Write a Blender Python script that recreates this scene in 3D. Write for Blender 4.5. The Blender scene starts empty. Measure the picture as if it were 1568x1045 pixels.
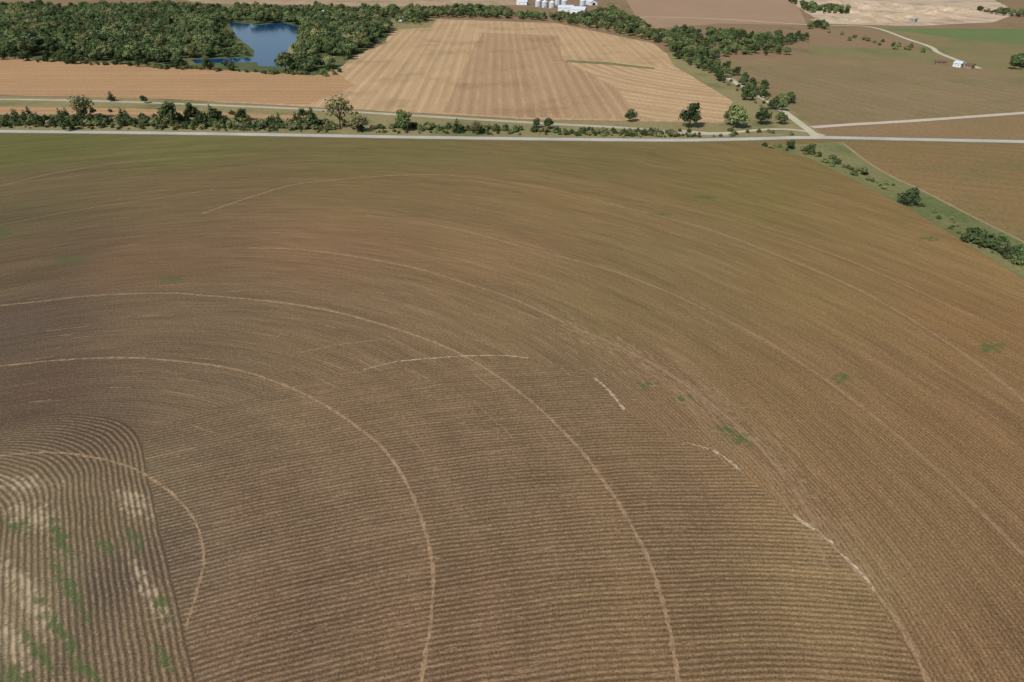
import bpy, math, random
import numpy as np
from mathutils import Vector
random.seed(7); rng=np.random.default_rng(7)
H=110.0; F=968.0; TH=math.radians(32.7)
S,C_=math.sin(TH),math.cos(TH)
def G(u,v):
    z=F*S-(522-v)*C_; y=F*C_+(522-v)*S
    return (H*(u-784)/z, H*y/z)
K=1.0
def lin(c):
    out=[]
    for x in c[:3]:
        x=x/255.; out.append((x/12.92 if x<=.04045 else ((x+.055)/1.055)**2.4)*K)
    return tuple(out)
scene=bpy.context.scene
def link(o): scene.collection.objects.link(o); return o
# ---------- node helper
class NB:
    def __init__(s,name,rough=.9,spec=.15):
        s.m=bpy.data.materials.new(name); s.m.use_nodes=True; s.t=s.m.node_tree
        s.b=s.t.nodes['Principled BSDF']; s.b.inputs['Roughness'].default_value=rough
        s.b.inputs['Specular IOR Level'].default_value=spec
        s.pos=s.n('ShaderNodeNewGeometry').outputs['Position']
    def n(s,t): return s.t.nodes.new(t)
    def set(s,inp,v):
        if isinstance(v,bpy.types.NodeSocket): s.t.links.new(v,inp)
        elif isinstance(v,(tuple,list)) and len(v)==3 and inp.type=='RGBA': inp.default_value=(*v,1)
        else: inp.default_value=v
    def ma(s,op,a,b=0.0,c=None,clamp=False):
        n=s.n('ShaderNodeMath'); n.operation=op; n.use_clamp=clamp
        s.set(n.inputs[0],a); s.set(n.inputs[1],b)
        if c is not None: s.set(n.inputs[2],c)
        return n.outputs[0]
    def vm(s,op,a,b):
        n=s.n('ShaderNodeVectorMath'); n.operation=op; s.set(n.inputs[0],a); s.set(n.inputs[1],b)
        return n.outputs[1] if op in('DISTANCE','DOT_PRODUCT') else n.outputs[0]
    def noise(s,vec,scale,detail=2,rough=.5):
        n=s.n('ShaderNodeTexNoise'); s.set(n.inputs['Vector'],vec); n.inputs['Scale'].default_value=scale
        n.inputs['Detail'].default_value=detail; n.inputs['Roughness'].default_value=rough; return n.outputs[0]
    def mr(s,v,a,b,c=0.,d=1.,smooth=False):
        n=s.n('ShaderNodeMapRange'); n.interpolation_type='SMOOTHSTEP' if smooth else 'LINEAR'
        s.set(n.inputs[0],v)
        for i,x in enumerate((a,b,c,d)): n.inputs[i+1].default_value=x
        return n.outputs[0]
    def mix(s,f,a,b,bt='MIX'):
        n=s.n('ShaderNodeMix'); n.data_type='RGBA'; n.blend_type=bt
        s.set(n.inputs[0],f); s.set(n.inputs[6],a); s.set(n.inputs[7],b); return n.outputs[2]
    def scale(s,col,f):
        n=s.n('ShaderNodeVectorMath'); n.operation='SCALE'; s.set(n.inputs[0],col); s.set(n.inputs[3],f); return n.outputs[0]
    def attr(s,name,fac=False):
        n=s.n('ShaderNodeAttribute'); n.attribute_name=name; return n.outputs['Fac' if fac else 'Color']
    def xyz(s,v):
        n=s.n('ShaderNodeSeparateXYZ'); s.set(n.inputs[0],v); return n.outputs
    def comb(s,x,y,z=0.):
        n=s.n('ShaderNodeCombineXYZ'); s.set(n.inputs[0],x); s.set(n.inputs[1],y); s.set(n.inputs[2],z); return n.outputs[0]
    def out(s,col,bump=None,dist=.1,strength=1.):
        s.set(s.b.inputs['Base Color'],col)
        if bump is not None:
            n=s.n('ShaderNodeBump'); n.inputs['Distance'].default_value=dist; n.inputs['Strength'].default_value=strength
            s.set(n.inputs['Height'],bump); s.t.links.new(n.outputs[0],s.b.inputs['Normal'])
        return s.m
PV=(-112.,63.,0.)
def flat(b): 
    x=b.xyz(b.pos); return b.comb(x[0],x[1])
def crop_mat(name,mode,period,amp):
    b=NB(name,.95,.1); p=flat(b); x=b.xyz(p)
    base=b.attr('base')
    r=b.vm('DISTANCE',p,PV)
    wob=b.noise(p,.035,2)
    # broad concentric bands left by the pivot and planter passes
    bv=b.comb(b.ma('MULTIPLY',b.ma('ADD',r,b.ma('MULTIPLY',wob,14.)),.13),b.ma('MULTIPLY',x[0],.006),b.ma('MULTIPLY',x[1],.006))
    band=b.noise(bv,1.,4,.68)
    col=b.scale(base,b.mr(band,.3,.7,.87,1.13))
    big=b.noise(p,.018,4,.6)
    col=b.mix(b.mr(big,.35,.7,0.,.30),col,b.mix(1.,col,(.87,.98,.88),'MULTIPLY'))
    fine=b.noise(p,2.6,2,.8)
    brk=b.noise(p,.9,3,.75)
    col=b.scale(col,b.mr(fine,.3,.7,.46,1.54))
    col=b.scale(col,b.mr(brk,.3,.7,.86,1.14))
    if mode=='pivot': d=r
    elif mode=='arc': d=b.vm('DISTANCE',p,(45.,-220.,0.))
    else: d=None
    if d is not None:
        ph=b.ma('DIVIDE',b.ma('ADD',d,b.ma('MULTIPLY',b.noise(p,.05,2),1.6)),period)
        sv=b.comb(b.ma('MULTIPLY',ph,.62),b.ma('MULTIPLY',x[0],.04),b.ma('MULTIPLY',x[1],.04))
        col=b.scale(col,b.mr(b.noise(sv,1.,3,.7),.3,.7,.83,1.18))
    else: ph=b.ma('ADD',b.attr('phase',True),b.ma('MULTIPLY',b.noise(p,.1,3),.9))
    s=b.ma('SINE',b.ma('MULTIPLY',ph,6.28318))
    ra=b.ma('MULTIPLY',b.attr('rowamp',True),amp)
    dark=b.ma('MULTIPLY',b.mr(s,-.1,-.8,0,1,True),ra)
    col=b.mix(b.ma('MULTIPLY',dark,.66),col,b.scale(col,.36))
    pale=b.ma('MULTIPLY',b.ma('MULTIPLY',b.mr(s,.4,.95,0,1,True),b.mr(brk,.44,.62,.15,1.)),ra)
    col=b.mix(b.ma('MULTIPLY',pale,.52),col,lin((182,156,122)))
    # scattered residue flecks
    fl=b.mr(brk,.66,.74,0,.35); col=b.mix(fl,col,lin((168,144,114)))
    # bare soil showing between rows, and weeds
    at=b.attr('pale',True); nn=b.noise(p,.5,4,.75)
    pl=b.ma('MULTIPLY',b.mr(b.ma('ADD',at,b.mr(nn,.25,.75,-1.1,1.1)),.5,1.15,0,.72),b.mr(s,-.6,.6,.3,1.))
    col=b.mix(b.ma('MULTIPLY',pl,b.mr(at,.05,.5)),col,lin((188,166,136)))
    gr=b.mr(b.ma('ADD',b.attr('green',True),b.mr(nn,.25,.75,.8,-.8)),.4,.95,0,.8)
    col=b.mix(gr,col,b.scale(lin((78,92,52)),b.mr(fine,.3,.7,.6,1.4)))
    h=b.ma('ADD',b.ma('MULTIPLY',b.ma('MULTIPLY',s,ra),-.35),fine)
    return b.out(col,h,.22,.45)
def field_mat(name,c1,c2,ang=0.,period=8.,amp=.5,center=None,wobble=2.,c3=None,swath=0.,sp=9.):
    b=NB(name,.95,.1); p=flat(b)
    if center: d=b.vm('DISTANCE',p,(*center,0.))
    else: d=b.vm('DOT_PRODUCT',p,(math.cos(ang),math.sin(ang),0.))
    d=b.ma('ADD',d,b.ma('MULTIPLY',b.noise(p,.02,2),wobble))
    line=b.noise(b.comb(b.ma('DIVIDE',d,period),b.ma('MULTIPLY',b.xyz(p)[1],.0015)),1.6,2,.6)
    big=b.noise(p,.012,4,.6)
    f=b.ma('ADD',b.ma('MULTIPLY',b.mr(line,.3,.7),amp),b.ma('MULTIPLY',b.mr(big,.3,.7),1-amp))
    col=b.mix(f,lin(c1),lin(c2))
    if c3: col=b.mix(b.mr(b.noise(p,.016,5,.65),.52,.68,0,.8),col,lin(c3))
    fine=b.noise(p,.45,4,.8)
    col=b.scale(col,b.mr(fine,.3,.7,.74,1.24))
    if swath:
        s=b.ma('SINE',b.ma('MULTIPLY',d,6.28318/sp)); k=b.mr(b.noise(p,.03,3,.7),.35,.65,.1,1.)
        col=b.mix(b.ma('MULTIPLY',b.ma('MULTIPLY',b.mr(s,.2,.95,0,1,True),k),swath),col,lin((214,188,150)))
        col=b.mix(b.ma('MULTIPLY',b.mr(s,-.4,-.95,0,1,True),swath*.6),col,b.scale(col,.6))
    return b.out(col,fine,.3,.5)
# ---------- geometry helpers
def mesh_obj(name,verts,faces,mat,z=None,smooth=False):
    me=bpy.data.meshes.new(name); me.from_pydata([tuple(v) for v in verts],[],faces)
    for m in (mat if isinstance(mat,list) else [mat]): me.materials.append(m)
    if smooth: me.polygons.foreach_set('use_smooth',[True]*len(me.polygons))
    me.update(); return link(bpy.data.objects.new(name,me))
from mathutils.geometry import tessellate_polygon
def sheet(name,px,z,mat,world=False):
    # roughen the outline a little so field edges are not ruler-straight
    W=[p if world else G(*p) for p in px]; pts=[]
    for i,a in enumerate(W):
        c=W[(i+1)%len(W)]; L=math.dist(a,c); n=max(1,min(14,int(L/25)))
        for k in range(n):
            t=k/n; j=1.2 if k else 0
            pts.append(Vector((a[0]+(c[0]-a[0])*t+random.uniform(-j,j),a[1]+(c[1]-a[1])*t+random.uniform(-j,j),z)))
    tri=tessellate_polygon([pts])
    fs=[]
    for t in tri:
        a,b_,c=[pts[i] for i in t]
        fs.append(tuple(t) if (b_-a).cross(c-a).z>0 else tuple(reversed(t)))
    return mesh_obj(name,pts,fs,mat)
def spline(P,step):
    P=[np.array(p,float) for p in P]; Q=[2*P[0]-P[1]]+P+[2*P[-1]-P[-2]]; out=[]
    for i in range(1,len(Q)-2):
        n=max(2,int(np.linalg.norm(Q[i+1]-Q[i])/step))
        for k in range(n):
            t=k/n
            out.append(.5*((2*Q[i])+(Q[i+1]-Q[i-1])*t+(2*Q[i-1]-5*Q[i]+4*Q[i+1]-Q[i+2])*t*t+(3*Q[i]-Q[i-1]-3*Q[i+1]+Q[i+2])*t**3))
    out.append(P[-1]); return np.array(out)
def ribbon_geo(px,w,z,step=4.,jit=0.,world=False):
    L=spline(px if world else [G(*p) for p in px],step); T=np.gradient(L,axis=0); T/=np.linalg.norm(T,axis=1)[:,None]+1e-9
    N=np.stack([-T[:,1],T[:,0]],1); ww=w*.5*(1+jit*(rng.random(len(L))-.5))[:,None]
    if jit: L=L+N*(rng.random(len(L))[:,None]-.5)*.25*jit
    a=L+N*ww; b=L-N*ww
    v=[(x,y,z) for x,y in a]+[(x,y,z) for x,y in b]; n=len(L)
    f=[(n+i,n+i+1,i+1,i) for i in range(n-1)]
    return v,f
def ribbon(name,lines,z,mat,step=4.,jit=0.,world=False):
    V=[];Fc=[]
    for i,(px,w) in enumerate(lines):
        v,f=ribbon_geo(px,w,z+.003*(i%12),step,jit,world); o=len(V); V+=v; Fc+=[tuple(i+o for i in q) for q in f]
    return mesh_obj(name,V,Fc,mat)
# ---------- crop colour survey
CP=[(50,225,88,85,46),(300,228,94,87,50),(600,235,98,87,52),(900,240,102,88,53),(1200,250,108,90,54),(1150,300,107,91,53),
(50,290,94,80,54),(0,330,84,73,50),(300,290,100,82,55),(600,300,109,88,58),(900,310,113,91,58),(1300,320,114,92,57),(1500,400,120,94,60),
(50,400,89,73,53),(250,400,103,80,58),(500,380,114,88,62),(750,400,117,92,63),(1000,400,112,92,60),(1250,450,115,92,58),(1500,500,118,90,57),
(40,500,84,69,55),(250,500,101,82,61),(500,520,108,87,63),(750,500,113,91,64),(950,480,111,91,60),(1200,600,114,89,59),(1450,650,115,88,58),
(60,600,84,67,53),(300,620,103,84,63),(550,600,110,88,64),(850,600,108,87,63),(1050,620,113,89,63),(400,750,105,84,63),(700,750,108,86,64),
(1000,800,111,88,63),(1300,740,115,89,60),(1500,800,113,87,59),(400,950,104,81,61),(700,950,107,83,61),(1000,950,111,87,61),(1280,880,122,99,68),  # last point is paler: the sun's hotspot painted into the crop colour
(1500,980,110,84,58),(30,760,110,93,70),(80,850,110,95,72),(160,800,103,86,64),(40,930,122,105,80),(210,950,106,88,66),(150,660,87,71,55),(180,890,84,70,58)]
cpw=np.array([G(c[0],c[1]) for c in CP]); cpc=np.array([lin(c[2:]) for c in CP])*np.array([1.26,1.28,1.30])
def base_col(P):
    d=((P[:,None,:]-cpw[None])**2).sum(2); w=1/(d+60)**1.7; return (w@cpc)/w.sum(1)[:,None]
GREEN=[(105,398,26,3.5),(262,427,18,3),(1048,610,14,6),(1135,670,20,7),(1112,656,12,4),(1290,578,14,5),(1515,532,18,6),(1080,302,18,2.5),(1425,365,14,3),
(5,357,14,3),(1010,328,14,2),(92,825,8,26),(106,900,8,40),(96,970,8,50),(60,1000,7,30),(25,1035,20,10),(130,1025,10,20),(205,825,7,14),(30,805,14,6),(165,838,9,8),(990,590,14,4),(250,930,5,12),(255,1010,6,16)]
PALE=[(38,905,18,55),(18,985,18,45),(55,940,10,26),(50,790,36,22),(205,770,22,22),(225,900,10,50),(30,740,50,10)]
def blobs(P,L):
    a=np.zeros(len(P))
    for u,v,su,sv in L:
        c=np.array(G(u,v)); sx=abs(G(u+su,v)[0]-c[0])+.8; sy=abs(G(u,v-sv)[1]-G(u,v+sv)[1])/2+.8
        k=c[0]/c[1]; dx=P[:,0]-c[0]-k*(P[:,1]-c[1]); dy=P[:,1]-c[1]
        a=np.maximum(a,np.exp(-.7*((dx/sx)**2+(dy/sy)**2)))
    return a
def crop_obj(name,P,nr,nc,z,mat,rowamp,phase=None):
    idx=np.arange(nr*nc).reshape(nr,nc)
    q=np.stack([idx[:-1,:-1],idx[:-1,1:],idx[1:,1:],idx[1:,:-1]],-1).reshape(-1,4)
    a,b_,c=P[q[0,0]],P[q[0,1]],P[q[0,2]]
    if (b_[0]-a[0])*(c[1]-a[1])-(b_[1]-a[1])*(c[0]-a[0])<0: q=q[:,::-1]
    V=np.column_stack([P,np.full(len(P),z)])
    o=mesh_obj(name,V.tolist(),q.tolist(),mat); me=o.data
    bc=np.ones((len(P),4)); bc[:,:3]=base_col(P)
    at=me.attributes.new('base','FLOAT_COLOR','POINT'); at.data.foreach_set('color',bc.ravel())
    for nm,val in (('green',blobs(P,GREEN)),('pale',blobs(P,PALE)),('rowamp',rowamp),('phase',phase)):
        if val is None: continue
        at=me.attributes.new(nm,'FLOAT','POINT'); at.data.foreach_set('value',np.asarray(val,dtype=float))
    return o
# ---------- ground to the horizon
n=121; g=np.linspace(-12000,12000,n); gx,gy=np.meshgrid(g,g)
idx=np.arange(n*n).reshape(n,n); q=np.stack([idx[:-1,:-1],idx[:-1,1:],idx[1:,1:],idx[1:,:-1]],-1).reshape(-1,4)
mesh_obj('ground',np.column_stack([gx.ravel(),gy.ravel(),np.zeros(n*n)]).tolist(),q.tolist(),
  field_mat('farmland_soil',(142,114,88),(126,106,78),.3,20,.4,c3=(98,100,62)))
road_px=[(-120,200),(0,201),(200,203),(400,206),(700,211),(1000,214.5),(1130,213),(1245,210.5),(1400,213.5),(1568,217),(1750,222)]
RW=np.array([G(*p) for p in road_px])
def roadY(x): return np.interp(x,RW[:,0],RW[:,1])
xs=np.arange(-460,440,2.2); ts=np.linspace(0,1,215)
Y=-60+(roadY(xs)-2.0+60)[None,:]*ts[:,None]; X=np.repeat(xs[None],len(ts),0)
P=np.column_stack([X.ravel(),Y.ravel()])
ra=np.clip(1.25-P[:,1]/300,.15,1)*np.clip(1.25-np.abs(P[:,0]-20)/300,.45,1)
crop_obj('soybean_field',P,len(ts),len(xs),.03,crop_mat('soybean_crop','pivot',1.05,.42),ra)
def sweep(r1,r2,n,m):
    A=spline([G(*p) for p in r1],1.); B=spline([G(*p) for p in r2],1.)
    def res(L):
        s=np.r_[0,np.cumsum(np.linalg.norm(np.diff(L,axis=0),axis=1))]; t=np.linspace(0,s[-1],n)
        return np.column_stack([np.interp(t,s,L[:,0]),np.interp(t,s,L[:,1])])
    A,B=res(A),res(B); t=np.linspace(0,1,m)[None,:,None]
    return (A[:,None]*(1-t)+B[:,None]*t).reshape(-1,2)
edgeAC=[(345,1200),(300,1045),(268,905),(240,785),(224,715),(220,680)]
n,m=150,150
P=sweep(edgeAC+[(245,655),(330,625),(440,592),(560,566)],[(1500,1200),(1420,1045),(1300,862),(1215,790),(1130,722),(1050,680),(955,627),(910,580),(810,549)],n,m)
tt=np.repeat(np.linspace(0,1,n),m)
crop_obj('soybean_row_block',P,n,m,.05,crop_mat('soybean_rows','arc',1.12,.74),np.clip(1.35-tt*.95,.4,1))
P=sweep([(-140,665),(0,648),(100,634),(175,642),(212,668),(224,715),(240,785),(268,905),(300,1045),(345,1200)],
        [(-300,780),(-230,785),(-160,800),(-120,825),(-110,860),(-120,905),(-130,960),(-140,1020),(-150,1100),(-160,1200)],160,90)
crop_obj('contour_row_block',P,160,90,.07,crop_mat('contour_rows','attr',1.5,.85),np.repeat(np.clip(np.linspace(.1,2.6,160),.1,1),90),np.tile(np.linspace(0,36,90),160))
# ---------- wheel tracks
def track_mat(name,c,lo,hi,mx):
    b=NB(name,.95,.1); p=flat(b); nn=b.noise(p,.6,4,.8); b.set(b.b.inputs['Alpha'],b.mr(nn,lo,hi,0.,mx))
    f=b.noise(p,2.,3,.7); return b.out(b.scale(lin(c),b.mr(f,.3,.7,.75,1.2)))
tm=track_mat('track_soil',(182,150,116),.30,.58,.72); tf=track_mat('track_soil_faint',(182,152,118),.25,.6,.52); tp=track_mat('bare_soil',(196,178,148),.34,.56,.85)
ribbon('pivot_wheel_tracks',[
 ([(-60,568),(0,561),(100,551),(200,548),(290,555),(370,568),(445,594),(510,628),(555,660),(590,690),(620,735),(642,785),(657,835),(663,885),(660,950),(652,1000),(642,1060)],.75),
 ([(270,449),(400,460),(480,471),(550,487),(640,515),(720,550),(810,612),(880,680),(918,728),(950,775),(980,830),(1000,875),(1022,950),(1042,1060)],.85),
 ([(1240,800),(1300,862),(1360,932),(1395,990),(1435,1075)],.9),
 ([(-40,705),(0,698),(80,693),(150,702),(205,718),(250,745),(285,778),(305,812),(312,860),(300,910),(286,960)],.6)],.10,tm,1.0,.9)
ribbon('pivot_wheel_track_faint',[
 ([(0,468),(60,462),(130,454),(200,450),(270,449)],1.),
 ([(380,380),(470,383),(560,396),(640,412),(700,430),(770,452),(830,478),(910,515),(990,552),(1080,612),(1160,682),(1215,750),(1250,805)],1.1),
 ([(560,330),(640,340),(720,356),(800,378),(920,410),(1000,438),(1050,460),(1150,510),(1250,572),(1340,640),(1440,725),(1568,850)],1.0),
 ([(310,328),(345,315),(400,297),(450,283),(520,275),(600,269),(680,268),(760,276),(850,291),(950,316),(1080,350),(1200,395),(1330,452),(1480,545),(1600,640)],1.3),
 ([(0,285),(100,262),(220,246),(400,236)],1.),([(0,345),(120,322),(240,304),(330,290)],.7),([(960,300),(1120,338),(1300,400),(1500,490)],.8),
 ([(225,703),(300,686)],.5),([(400,725),(462,710)],.5),([(675,706),(772,690)],.5),([(300,850),(345,836)],.4),([(790,850),(850,838)],.4),([(630,597),(680,588)],.5),([(460,540),(520,528),(590,520)],.5)],.115,tf,1.5,.8)
ribbon('bare_end_rows',[([(910,579),(926,592),(940,608),(956,628)],.8),([(1092,690),(1112,703),(1134,722)],.8),([(1214,788),(1230,800),(1247,812)],.8),
 ([(1050,678),(1085,688)],.5),([(1252,820),(1276,832)],.5),([(1288,848),(1318,878),(1340,905)],.6),
 ([(556,567),(600,556),(640,551),(710,546),(770,545),(810,549)],.45)],.17,tp,.6,1.)
# short scuffs of residue lying along the rows
D=[]; corr=spline([G(*p) for p in [(840,490),(900,515),(1000,565),(1090,625),(1165,682),(1240,770),(1300,860)]],1.)
def dash(x,y,cx,cy,L,w):
    a=math.atan2(y-cy,x-cx)+math.pi/2+random.gauss(0,.06); dx,dy=math.cos(a)*L/2,math.sin(a)*L/2
    D.append(([(x-dx,y-dy),(x,y),(x+dx,y+dy)],w))
for i in range(520):
    c=corr[random.randrange(len(corr))]; dash(c[0]+random.gauss(0,4.),c[1]+random.gauss(0,4.),PV[0],PV[1],random.uniform(1,5),random.uniform(.18,.5))
for i in range(520):
    x=random.uniform(-70,70); y=random.uniform(62,160); dash(x,y,45,-220,random.uniform(.8,5),random.uniform(.12,.3))
for i in range(450):
    x=random.uniform(-200,260); y=random.uniform(120,380); dash(x,y,PV[0],PV[1],random.uniform(2,12),random.uniform(.2,.5))
ribbon('crop_residue',D,.13,tf,2.,.8,True)
# ---------- far fields
stub=field_mat('wheat_stubble',(190,160,122),(164,133,97),0.02,7,.6,c3=(150,127,90),swath=.2,sp=10)
stub2=field_mat('wheat_stubble_brown',(156,124,93),(172,142,107),0.02,6,.7,c3=(142,114,83),swath=.18,sp=9)
stub3=field_mat('wheat_stubble_curved',(190,159,120),(160,130,95),0,7,.75,center=(265,720),wobble=10,swath=.35,sp=12)
stub4=field_mat('orange_stubble',(176,140,102),(158,124,88),math.pi/2,8,.6,swath=.12,sp=12)
sheet('stubble_field',[(-300,142),(-300,84),(0,88),(250,102),(480,116),(512,108),(545,85),(592,66),(585,46),(660,42),(668,29),(850,35),(1000,66),(1022,82),(1032,100),(1122,155),(1108,188),(800,182),(500,165),(250,151),(0,145)],.03,stub)
sheet('stubble_strip_west',[(-300,142),(-300,84),(0,88),(250,102),(480,116),(512,108),(545,130),(470,160),(250,151),(0,145)],.05,stub4)
sheet('stubble_strip_brown',[(738,50),(855,54),(862,92),(900,110),(945,135),(985,182),(800,180),(678,172),(702,120),(720,85)],.05,stub2)
sheet('stubble_strip_curved',[(862,92),(1020,104),(1034,102),(1122,155),(1108,187),(985,182),(945,135),(900,110)],.07,stub3)
grass=field_mat('verge_grass',(122,116,76),(146,131,93),0,10,.3,c3=(92,98,58)); grassg=field_mat('ditch_grass',(104,108,66),(134,124,86),0,10,.3,c3=(84,98,56))
sheet('green_strip',[(868,92),(930,95),(1004,104),(1000,106),(930,99),(866,95)],.09,grassg)
sheet('verge_grassland',[(-400,150),(0,147),(250,152),(500,166),(800,183),(1108,188),(1122,155),(1032,100),(1022,82),(1060,80),(1130,122),(1200,160),(1262,207),(1130,212),(1000,213),(700,210),(400,205),(0,200),(-400,198)],.02,grass)
sheet('stubble_strip_trackside',[(-200,162),(0,163),(200,166),(480,178),(440,182),(200,176),(0,174),(-200,173)],.045,stub4)
ef=field_mat('east_crop',(138,118,86),(122,105,73),.4,14,.4,c3=(114,107,70),swath=.05,sp=14)
sheet('east_field',[(1082,92),(1240,89),(1400,97),(1530,112),(1750,132),(1750,165),(1568,171),(1400,181),(1243,188),(1205,162),(1130,120)],.03,ef)
sheet('triangle_field',[(1262,197),(1400,189),(1568,179),(1750,170),(1750,218),(1568,213),(1400,209),(1275,206)],.03,field_mat('triangle_crop',(142,115,82),(126,107,74),.4,12,.4))
ditch=[(1165,218),(1200,222),(1290,217),(1345,258),(1420,295),(1500,335),(1568,368),(1750,460),(1750,540),(1568,428),(1500,385),(1390,318),(1310,277),(1240,243),(1200,232)]
sheet('south_east_field',[(1288,217),(1400,219),(1568,223),(1900,232),(1900,560),(1750,470),(1568,372),(1420,298),(1345,260)],.05,field_mat('south_east_crop',(134,108,72),(122,102,65),1.2,9,.4,c3=(113,102,64),swath=.04,sp=10))
sheet('grass_ditch',ditch,.07,grassg)
sheet('north_field',[(940,-40),(1200,-40),(1235,38),(1100,36),(1000,44),(975,30)],.03,field_mat('north_soil',(160,131,106),(148,123,96),.2,14,.4))
sheet('north_east_field',[(1240,42),(1330,41),(1568,48),(1750,60),(1750,130),(1530,110),(1400,95),(1240,86)],.03,field_mat('north_east_crop',(136,120,84),(114,108,70),.8,18,.5,c3=(98,106,64)))
sheet('green_crop_field',[(1350,43),(1568,44),(1680,46),(1680,78),(1568,68),(1470,60)],.05,field_mat('green_crop',(94,112,68),(112,118,74),.2,12,.4))
sheet('brown_crop_field',[(1240,44),(1325,43),(1410,68),(1400,76),(1240,70)],.05,field_mat('brown_crop',(142,116,88),(128,107,80),.2,12,.4))
sheet('gravel_pit',[(1190,-12),(1330,-18),(1520,-2),(1560,20),(1520,34),(1400,40),(1260,36),(1236,20)],.06,field_mat('pit_sand',(208,188,162),(164,140,114),.5,16,.5,c3=(132,114,90)))
sheet('far_stubble_field',[(200,-30),(800,-30),(790,8),(560,10),(300,4)],.03,field_mat('far_stubble',(176,152,124),(150,128,100),.1,20,.5,c3=(122,114,82)))
sheet('meadow',[(585,46),(592,30),(668,27),(660,42)],.04,grass)
# ---------- roads
def road_mat(name,c,sc=.6):
    b=NB(name,.9,.1); p=flat(b); f=b.noise(p,sc,4,.7); g_=b.noise(p,.05,3,.6)
    return b.out(b.scale(b.scale(lin(c),b.mr(f,.3,.7,.85,1.1)),b.mr(g_,.3,.7,.85,1.08)),f,.05,.4)
sh=road_mat('shoulder_gravel',(124,118,92)); rd=road_mat('pale_asphalt',(180,174,160)); gv=road_mat('gravel',(190,178,154))
ribbon('road_shoulder',[(road_px,10.)],.09,sh)
ribbon('county_road',[(road_px,6.6)],.12,rd)
ribbon('gravel_road',[([(1250,211),(1243,203),(1218,184),(1185,160),(1150,140),(1122,124),(1095,106),(1070,88),(1045,70),(1015,52),(990,44),(972,36),(975,29),(1000,26),(1100,29),(1240,38),(1330,41),(1390,60),(1425,72),(1440,82),(1500,105)],5.8),
 ([(1243,195),(1300,191),(1400,185),(1568,173),(1750,160)],6.),
 ([(1262,208),(1225,200),(1180,198),(1100,204),(1040,200)],4.)],.15,gv)
ribbon('railway_ballast',[([(-200,150),(0,152),(120,154),(250,158),(400,164),(500,169),(700,181),(850,190),(960,196),(1050,204),(1120,206)],5.5)],.10,road_mat('ballast',(178,166,144)))
ribbon('farm_track',[([(-200,172),(0,175),(250,180),(420,186),(560,190)],3.5),([(1290,219),(1345,259),(1420,296),(1500,337),(1568,371),(1750,465)],1.8)],.11,road_mat('track_dirt',(150,132,98)))
# ---------- lake
b=NB('lake_water',.12,.25); w=b.noise(flat(b),.6,3,.6); b.out(b.scale(lin((22,66,104)),1.),w,.05,.3)
lake=[(350,34),(400,38),(430,34),(456,40),(460,52),(452,66),(446,80),(456,92),(436,102),(396,101),(394,95),(300,97),(292,91),(388,88),(390,78),(376,66),(360,52)]
sheet('lake',lake,.09,b.m)
sheet('woodland_floor',[(-500,20),(0,8),(340,12),(560,15),(600,22),(592,60),(545,85),(512,108),(480,115),(250,101),(0,87),(-500,70)],.06,field_mat('undergrowth',(72,84,50),(94,100,64),0,10,.3,c3=(124,116,82)))
sheet('beach',[(446,66),(468,72),(470,86),(452,92),(440,80)],.1,road_mat('shore_sand',(150,138,100)))
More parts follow.
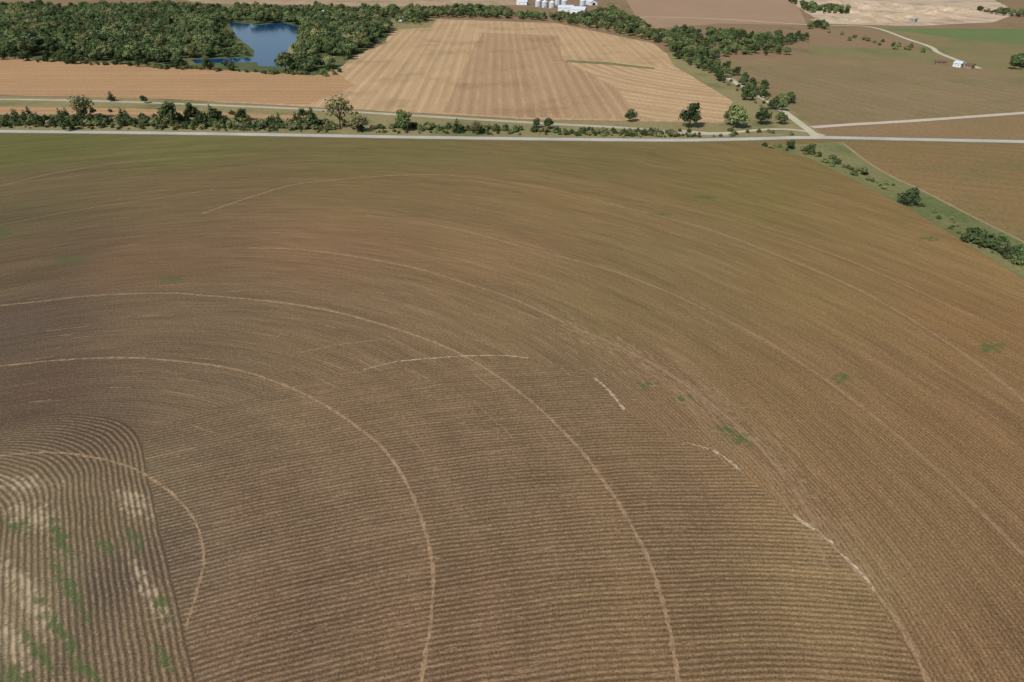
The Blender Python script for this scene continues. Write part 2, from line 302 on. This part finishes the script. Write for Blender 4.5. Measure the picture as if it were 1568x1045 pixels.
# ---------- trees
def leaf_mat(name,c1,c2,c3):
    b=NB(name,.8,.1); t=b.attr('tint',True)
    oi=b.n('ShaderNodeObjectInfo').outputs['Random']
    col=b.mix(t,lin(c1),lin(c2)); col=b.mix(b.mr(oi,.3,1.,0,.7),col,lin(c3))
    oi2=b.ma('FRACT',b.ma('MULTIPLY',oi,17.31))
    col=b.scale(col,b.mr(oi2,0.,1.,.66,1.22))
    b.out(col); return b.m
bark=road_mat('bark',(92,78,60))
L1=leaf_mat('leaf_green',(84,102,60),(116,130,82),(112,114,74))
L2=leaf_mat('leaf_dark',(56,70,44),(84,98,60),(80,90,54))
L3=leaf_mat('leaf_olive',(112,110,72),(144,140,98),(124,116,76))
def tree_mesh(name,h,cr,seed,leafm,nl=1000,ls=.8,lobes=9,trunkf=.3,cone=False,nj=.45):
    r=np.random.default_rng(seed); V=[];Fc=[];MI=[]
    def tube(p0,p1,r0,r1,k=5):
        p0,p1=np.array(p0),np.array(p1); d=p1-p0; d/=np.linalg.norm(d); a=np.cross(d,[.3,1,.1]); a/=np.linalg.norm(a); c=np.cross(d,a); o=len(V)
        for p,rr in((p0,r0),(p1,r1)):
            for i in range(k):
                t=2*math.pi*i/k; V.append(tuple(p+rr*(a*math.cos(t)+c*math.sin(t))))
        for i in range(k): Fc.append((o+i,o+(i+1)%k,o+k+(i+1)%k,o+k+i)); MI.append(0)
    top=h*trunkf; off=r.normal(0,.03*h,2)
    tube((0,0,-.2),(off[0],off[1],top),h*.032,h*.022); tube((off[0],off[1],top),(off[0]*1.6,off[1]*1.6,h*.75),h*.022,h*.008)
    cs=[]
    for i in range(lobes):
        if cone:
            z=h*(.18+.75*i/(lobes-1)); R=cr*(1.05-.8*i/(lobes-1)); a=i*2.4; d=R*.3
            cs.append((np.array([d*math.cos(a),d*math.sin(a),z]),R,h*.13))
        else:
            a=i*2.4+r.random(); d=cr*(.25+.5*r.random()) if i else 0; z=h*(trunkf+.12+(.5-.35*d/cr)*r.random()+.1) if i else h*.76
            R=cr*(.34+.26*r.random()); cs.append((np.array([d*math.cos(a)+off[0],d*math.sin(a)+off[1],min(z,h-R*.6)]),R,R*.8))
            tube((off[0],off[1],top*(.9+.3*r.random())),cs[-1][0],h*.014,h*.004,4)
    w=np.array([c[1]**2 for c in cs]); w/=w.sum(); nt=len(Fc); tint=[0]*nt
    for i,(c,R,Rz) in enumerate(cs):
        base=r.random()
        for k in range(int(nl*w[i])):
            d=r.normal(size=3); d/=np.linalg.norm(d); s=r.random()**.35*(1+.18*r.normal()) 
            p=c+d*s*np.array([R,R,Rz]); nn=d+r.normal(0,nj,3)+np.array([0,0,.25]); nn/=np.linalg.norm(nn)
            a=np.cross(nn,r.normal(size=3)); a/=np.linalg.norm(a); bb=np.cross(nn,a); q=ls*(.5+.8*r.random())*.5; o=len(V)
            for x,y in((-1,-.7),(1,-.8),(.8,1),(-.9,.8)): V.append(tuple(p+q*(a*x+bb*y)))
            Fc.append((o,o+1,o+2,o+3)); MI.append(1); tint.append(min(1,max(0,.6*base+.4*r.random()+.1*d[2])))
    me=bpy.data.meshes.new(name); me.from_pydata(V,[],Fc); me.materials.append(bark); me.materials.append(leafm)
    me.polygons.foreach_set('material_index',MI); at=me.attributes.new('tint','FLOAT','FACE'); at.data.foreach_set('value',tint); me.update(); return me
BIG=[tree_mesh('broadleaf_%d'%i,12,6.6,i,[L1,L1,L2,L1,L2,L3][i],1100,1.15,6,.2,nj=.3) for i in range(6)]
MED=[tree_mesh('oak_%d'%i,9.5,4.6,20+i,[L2,L1,L2][i],1000,.8,9,.2) for i in range(3)]
OLV=[tree_mesh('cottonwood_%d'%i,13,6.0,40+i,L3,850,.7,11,.25) for i in range(2)]
BUSH=[tree_mesh('bush_%d'%i,3.4,2.4,60+i,[L2,L1,L3,L2][i],380,.6,7,.08) for i in range(4)]
CED=[tree_mesh('cedar_%d'%i,6,2.0,80+i,L2,450,.5,9,.1,True) for i in range(2)]
def inst(name,me,x,y,s,parent=None,z=0.):
    o=bpy.data.objects.new(name,me); o.location=(x,y,z); o.rotation_euler=(0,0,random.random()*6.28)
    o.scale=(s*random.uniform(.88,1.12),s*random.uniform(.88,1.12),s*random.uniform(.88,1.1))
    if parent: o.parent=parent
    return link(o)
def inpoly(x,y,P):
    c=False; j=len(P)-1
    for i in range(len(P)):
        if (P[i][1]>y)!=(P[j][1]>y) and x<(P[j][0]-P[i][0])*(y-P[i][1])/(P[j][1]-P[i][1])+P[i][0]: c=not c
        j=i
    return c
lakeW=[G(*p) for p in lake]
def nearlake(x,y,m):
    return any(inpoly(x+dx*m,y+dy*m,lakeW) for dx,dy in((0,0),(1,0),(-1,0),(0,1),(0,-1)))
def wood(name,polys,meshes,sp,s0,s1,drop=.05,px=True):
    e=link(bpy.data.objects.new(name,None)); k=0
    for pl in polys:
        W=[G(*p) for p in pl] if px else pl; xs_=[p[0] for p in W]; ys=[p[1] for p in W]
        y=min(ys)
        while y<max(ys):
            x=min(xs_)
            while x<max(xs_):
                a=x+random.uniform(-.45,.45)*sp; c=y+random.uniform(-.45,.45)*sp
                gap=math.sin(a*.031+1.3)*math.sin(c*.023+a*.011)
                if random.random()>drop+(.5 if gap>.75 else 0) and inpoly(a,c,W) and not nearlake(a,c,5):
                    sc=random.uniform(s0,s1)*(1+.15*math.sin(a*.05+c*.03)); skip=False
                    if x>-480 and c>600 and c<1100:
                        if any(inpoly(a,c+d,lakeW) for d in (12,24)): skip=random.random()<.8; sc*=.4
                        elif any(inpoly(a,c+d,lakeW) for d in (36,48,60)): sc=min(sc,.55)
                    if not skip: inst('tree_%d'%k,random.choice(meshes),a,c,sc,e); k+=1
                x+=sp
            y+=sp
    return k
N=0
N+=wood('woodland',[[(-350,30),(0,20),(200,22),(350,28),(450,28),(560,28),(598,44),(590,60),(545,82),(512,104),(480,111),(250,98),(0,86),(-350,76)]],BIG+BIG[:5]+MED[:1],10.5,.7,1.3,.06)
N+=wood('far_woodland',[[(-300,18),(0,10),(250,10),(300,12),(450,14),(560,14),(600,18),(590,28),(450,26),(0,20),(-300,28)],[(600,14),(780,16),(795,26),(905,28),(915,16),(935,16),(965,28),(1005,55),(1012,68),(960,55),(850,33),(760,28),(668,27),(640,38),(600,34)]],BIG+MED,11.,.6,1.0,.12)
N+=wood('east_treeline',[[(1005,52),(1050,48),(1130,52),(1180,56),(1235,60),(1230,64),(1195,72),(1205,86),(1140,84),(1075,90),(1110,112),(1120,122),(1060,104),(1035,92),(1022,78)],[(1205,2),(1240,10),(1300,16),(1296,22),(1240,20),(1225,12)],[(1235,40),(1262,38),(1262,46),(1240,50)],[(1545,92),(1600,90),(1600,108),(1550,108)],[(1490,18),(1700,30),(1700,36),(1530,24)]],BIG[:5]+MED*2,9.,.5,.95,.18)
# hedgerow bushes
e=link(bpy.data.objects.new('roadside_hedgerow',None)); k=0
def along(L,n,sp,meshes,s0,s1):
    global k
    W=spline([G(*p) for p in L],1.)
    for i in range(n):
        p=W[random.randrange(len(W))]
        if math.sin(p[0]*.11)+math.sin(p[0]*.047+1)>.9 and random.random()<.6: continue
        inst('bush_%d'%k,random.choice(meshes),p[0]+random.gauss(0,sp),p[1]+random.gauss(0,sp),random.uniform(s0,s1),e); k+=1
along([(-80,184),(100,187),(300,190),(500,194)],290,4.5,BUSH+CED[:1],.5,1.6)
along([(-80,190),(100,192),(300,194),(560,199)],210,2.5,BUSH,.5,1.2)
along([(450,192),(700,198),(900,205),(1060,209)],200,3.2,BUSH,.35,1.2)
along([(-80,195),(300,198),(700,204),(1100,209)],190,1.8,BUSH,.25,.6)
along([(120,176),(300,178),(620,186)],40,5.,BUSH+MED[:1],.5,1.0)
along([(900,200),(1000,203),(1200,204)],40,4,BUSH,.4,.8)
along([(1050,80),(1110,115),(1160,148),(1190,178)],130,8.,BUSH+MED,.5,1.0)
along([(1172,222),(1250,240),(1320,268)],28,3.,BUSH,.4,.9)
along([(1320,268),(1400,310),(1500,372),(1568,410)],34,2.5,BUSH,.25,.7)
along([(1500,368),(1535,385),(1600,412)],54,3.,[BUSH[0],BUSH[1],BUSH[3]],.7,1.4)
along([(0,90),(250,103),(480,114),(512,106)],150,4,BUSH+MED[:1],.7,1.2)
along([(700,20),(800,22),(900,24)],40,10,BUSH,.8,1.6)
along([(1250,50),(1300,56),(1400,80)],18,10,BUSH,.8,1.5)
def T(name,u,v,hp,me,hm):
    x,y=G(u,v); z=F*S-(522-v)*C_; inst(name,me,x,y,hp*H/z/hm)
T('cottonwood_tree',130,184,38,OLV[0],13); T('cottonwood_tree',521,196,46,OLV[1],13); T('cottonwood_tree',548,203,32,OLV[0],13)
T('oak_tree',262,190,32,MED[0],9.5); T('cedar_tree',326,186,25,CED[0],6); T('cedar_tree',318,190,20,CED[1],6); T('oak_tree',620,200,30,MED[1],9.5)
T('oak_tree',1054,195,34,MED[0],9.5); T('oak_tree',1128,196,36,MED[1],9.5); T('oak_tree',1118,192,28,MED[2],9.5); T('oak_tree',965,186,18,MED[2],9.5)
T('oak_tree',840,197,17,MED[0],9.5); T('oak_tree',822,196,15,MED[2],9.5); T('cedar_tree',172,155,16,CED[0],6); T('oak_tree',1166,190,26,MED[2],9.5)
T('oak_tree',1388,314,30,MED[0],9.5); T('oak_tree',1320,268,14,MED[1],9.5); T('oak_tree',1238,236,18,MED[0],9.5); T('oak_tree',1210,228,14,MED[2],9.5)
T('cedar_tree',480,196,30,CED[1],6); T('cedar_tree',700,203,22,CED[0],6); T('oak_tree',730,206,20,OLV[1],13); T('oak_tree',1195,190,20,MED[1],9.5)
T('oak_tree',222,158,12,MED[0],9.5); T('oak_tree',100,200,24,MED[2],9.5)
# ---------- buildings
def plain(name,c,rough=.5,spec=.4):
    b=NB(name,rough,spec); return b.out(b.scale(lin(c),b.mr(b.noise(b.pos,1.2,3),.3,.7,.9,1.05)))
white=plain('white_metal',(218,220,222)); steel=plain('galvanised_steel',(184,190,196),.4); roofm=plain('shed_roof',(196,202,208)); dark=plain('dark_opening',(40,42,46)); redr=plain('brown_roof',(110,84,70))
def shed(name,u,v,w,l,h,rot,roof=roofm,wall=white):
    x,y=G(u,v); e=link(bpy.data.objects.new(name,None)); e.location=(x,y,0); e.rotation_euler=(0,0,rot)
    def part(nm,vs,fs,m): o=mesh_obj(nm,vs,fs,m); o.parent=e
    a,c=w/2,l/2; hr=h+w*.25
    part('walls',[(-a,-c,0),(a,-c,0),(a,c,0),(-a,c,0),(-a,-c,h),(a,-c,h),(a,c,h),(-a,c,h),(0,-c,hr),(0,c,hr)],[(0,1,5,8,4),(1,2,6,5),(2,3,7,9,6),(3,0,4,7)],wall)
    t=.5; part('roof',[(-a-t,-c-t,h-.2),(0,-c-t,hr+.1),(0,c+t,hr+.1),(-a-t,c+t,h-.2),(a+t,-c-t,h-.2),(a+t,c+t,h-.2)],[(0,1,2,3),(1,4,5,2)],roof)
    part('door',[(-a*.4,-c-.03,0),(a*.4,-c-.03,0),(a*.4,-c-.03,h*.8),(-a*.4,-c-.03,h*.8)],[(0,1,2,3)],dark)
    part('windows',[(-a-.03,-c*.5,1.2),(-a-.03,-c*.3,1.2),(-a-.03,-c*.3,2.2),(-a-.03,-c*.5,2.2),(-a-.03,c*.5,1.2),(-a-.03,c*.3,1.2),(-a-.03,c*.3,2.2),(-a-.03,c*.5,2.2)],[(0,3,2,1),(4,5,6,7)],dark)
def bin_(u,v,r,h):
    x,y=G(u,v); e=link(bpy.data.objects.new('grain_bin',None)); e.location=(x,y,0); k=24; V=[];Fc=[]
    lv=[0,h*.2,h*.4,h*.6,h*.8,h]
    for j,z in enumerate(lv):
        for i in range(k): V.append((r*math.cos(6.2832*i/k),r*math.sin(6.2832*i/k),z))
    for j in range(5):
        for i in range(k): Fc.append((j*k+i,j*k+(i+1)%k,(j+1)*k+(i+1)%k,(j+1)*k+i))
    o=mesh_obj('shell',V,Fc,steel); o.parent=e
    V=[((r+.2)*math.cos(6.2832*i/k),(r+.2)*math.sin(6.2832*i/k),h-.05) for i in range(k)]+[(.6*math.cos(6.2832*i/k),.6*math.sin(6.2832*i/k),h+r*.5) for i in range(k)]+[(0,0,h+r*.5+.4)]
    Fc=[(i,(i+1)%k,k+(i+1)%k,k+i) for i in range(k)]+[(k+i,k+(i+1)%k,2*k) for i in range(k)]
    o=mesh_obj('cone_roof',V,Fc,white); o.parent=e
    o=mesh_obj('door',[(-.6,-r-.05,0),(.6,-r-.05,0),(.6,-r-.05,2),(-.6,-r-.05,2)],[(0,1,2,3)],dark); o.parent=e
for u,v in((824,10),(834,11),(845,12),(854,7),(864,9),(892,9)): bin_(u,v,5.4,9)
shed('machine_shed',866,17,14,26,6,1.5); shed('machine_shed',886,20,16,24,6,1.2); shed('machine_shed',905,7,14,26,5,.3); shed('farm_shed',800,7,12,20,5,1.3)
shed('white_barn',1467,102,6.5,7.5,3.6,.5); shed('brown_shed',1440,98,5,10,2.6,1.2,redr,plain('brown_wall',(120,100,80)))
shed('farmhouse',497,23,9,12,5,.4); shed('farmhouse',615,32,8,10,4,.8); shed('farmhouse',1484,104,6,7,3,.4,redr,plain('tan_wall',(150,132,110)))
shed('pit_shed',1397,33,7,10,3.5,.6,plain('grey_roof',(140,142,144)),plain('grey_wall',(150,148,144)))
# spoil heaps
e=link(bpy.data.objects.new('spoil_heaps',None)); hm=field_mat('heap_sand',(204,184,158),(156,132,104),.5,8,.4,c3=(124,108,84))
for i in range(60):
    u=random.uniform(1255,1500); v=random.uniform(4,34)
    if v<(u-1330)*.07+2: v+=8
    x,y=G(u,v); R=random.uniform(8,20); hh=random.uniform(2,7); V=[];Fc=[]
    for j in range(6):
        for a in range(14):
            t=6.2832*a/14; rr=R*(1-j/5.5)*(1+.22*math.sin(3*t+i)+random.uniform(-.08,.08)); V.append((x+rr*math.cos(t)*1.8,y+rr*math.sin(t),hh*(j/5)**.8))
    for j in range(5):
        for a in range(14): Fc.append((j*14+a,j*14+(a+1)%14,(j+1)*14+(a+1)%14,(j+1)*14+a))
    o=mesh_obj('heap_%d'%i,V,Fc,hm,smooth=True); o.parent=e
# ---------- light, sky, camera
w=bpy.data.worlds.new('World'); scene.world=w; w.use_nodes=True; nt=w.node_tree
sky=nt.nodes.new('ShaderNodeTexSky'); sky.sky_type='NISHITA'; sky.sun_disc=False
tx,ty=G(1300,880); sd=Vector((-tx,-ty,H)); el=math.asin(sd.normalized().z)
sky.sun_elevation=el; sky.sun_rotation=math.atan2(sd.x,sd.y)%(2*math.pi)
nt.links.new(sky.outputs[0],nt.nodes['Background'].inputs[0]); nt.nodes['Background'].inputs[1].default_value=.09
ld=bpy.data.lights.new('sun','SUN'); ld.energy=4.0; ld.angle=math.radians(.5); ld.color=(1,.97,.915)
lo=link(bpy.data.objects.new('sun',ld)); lo.rotation_euler=(-sd).to_track_quat('-Z','Y').to_euler()
cd=bpy.data.cameras.new('camera'); cd.sensor_width=36; cd.lens=36*F/1568; cd.clip_end=40000; cd.clip_start=1
co=link(bpy.data.objects.new('camera',cd)); co.location=(0,0,H); co.rotation_euler=(math.pi/2-TH,0,0); scene.camera=co
scene.view_settings.view_transform='Standard'; scene.view_settings.look='None'; scene.view_settings.exposure=0
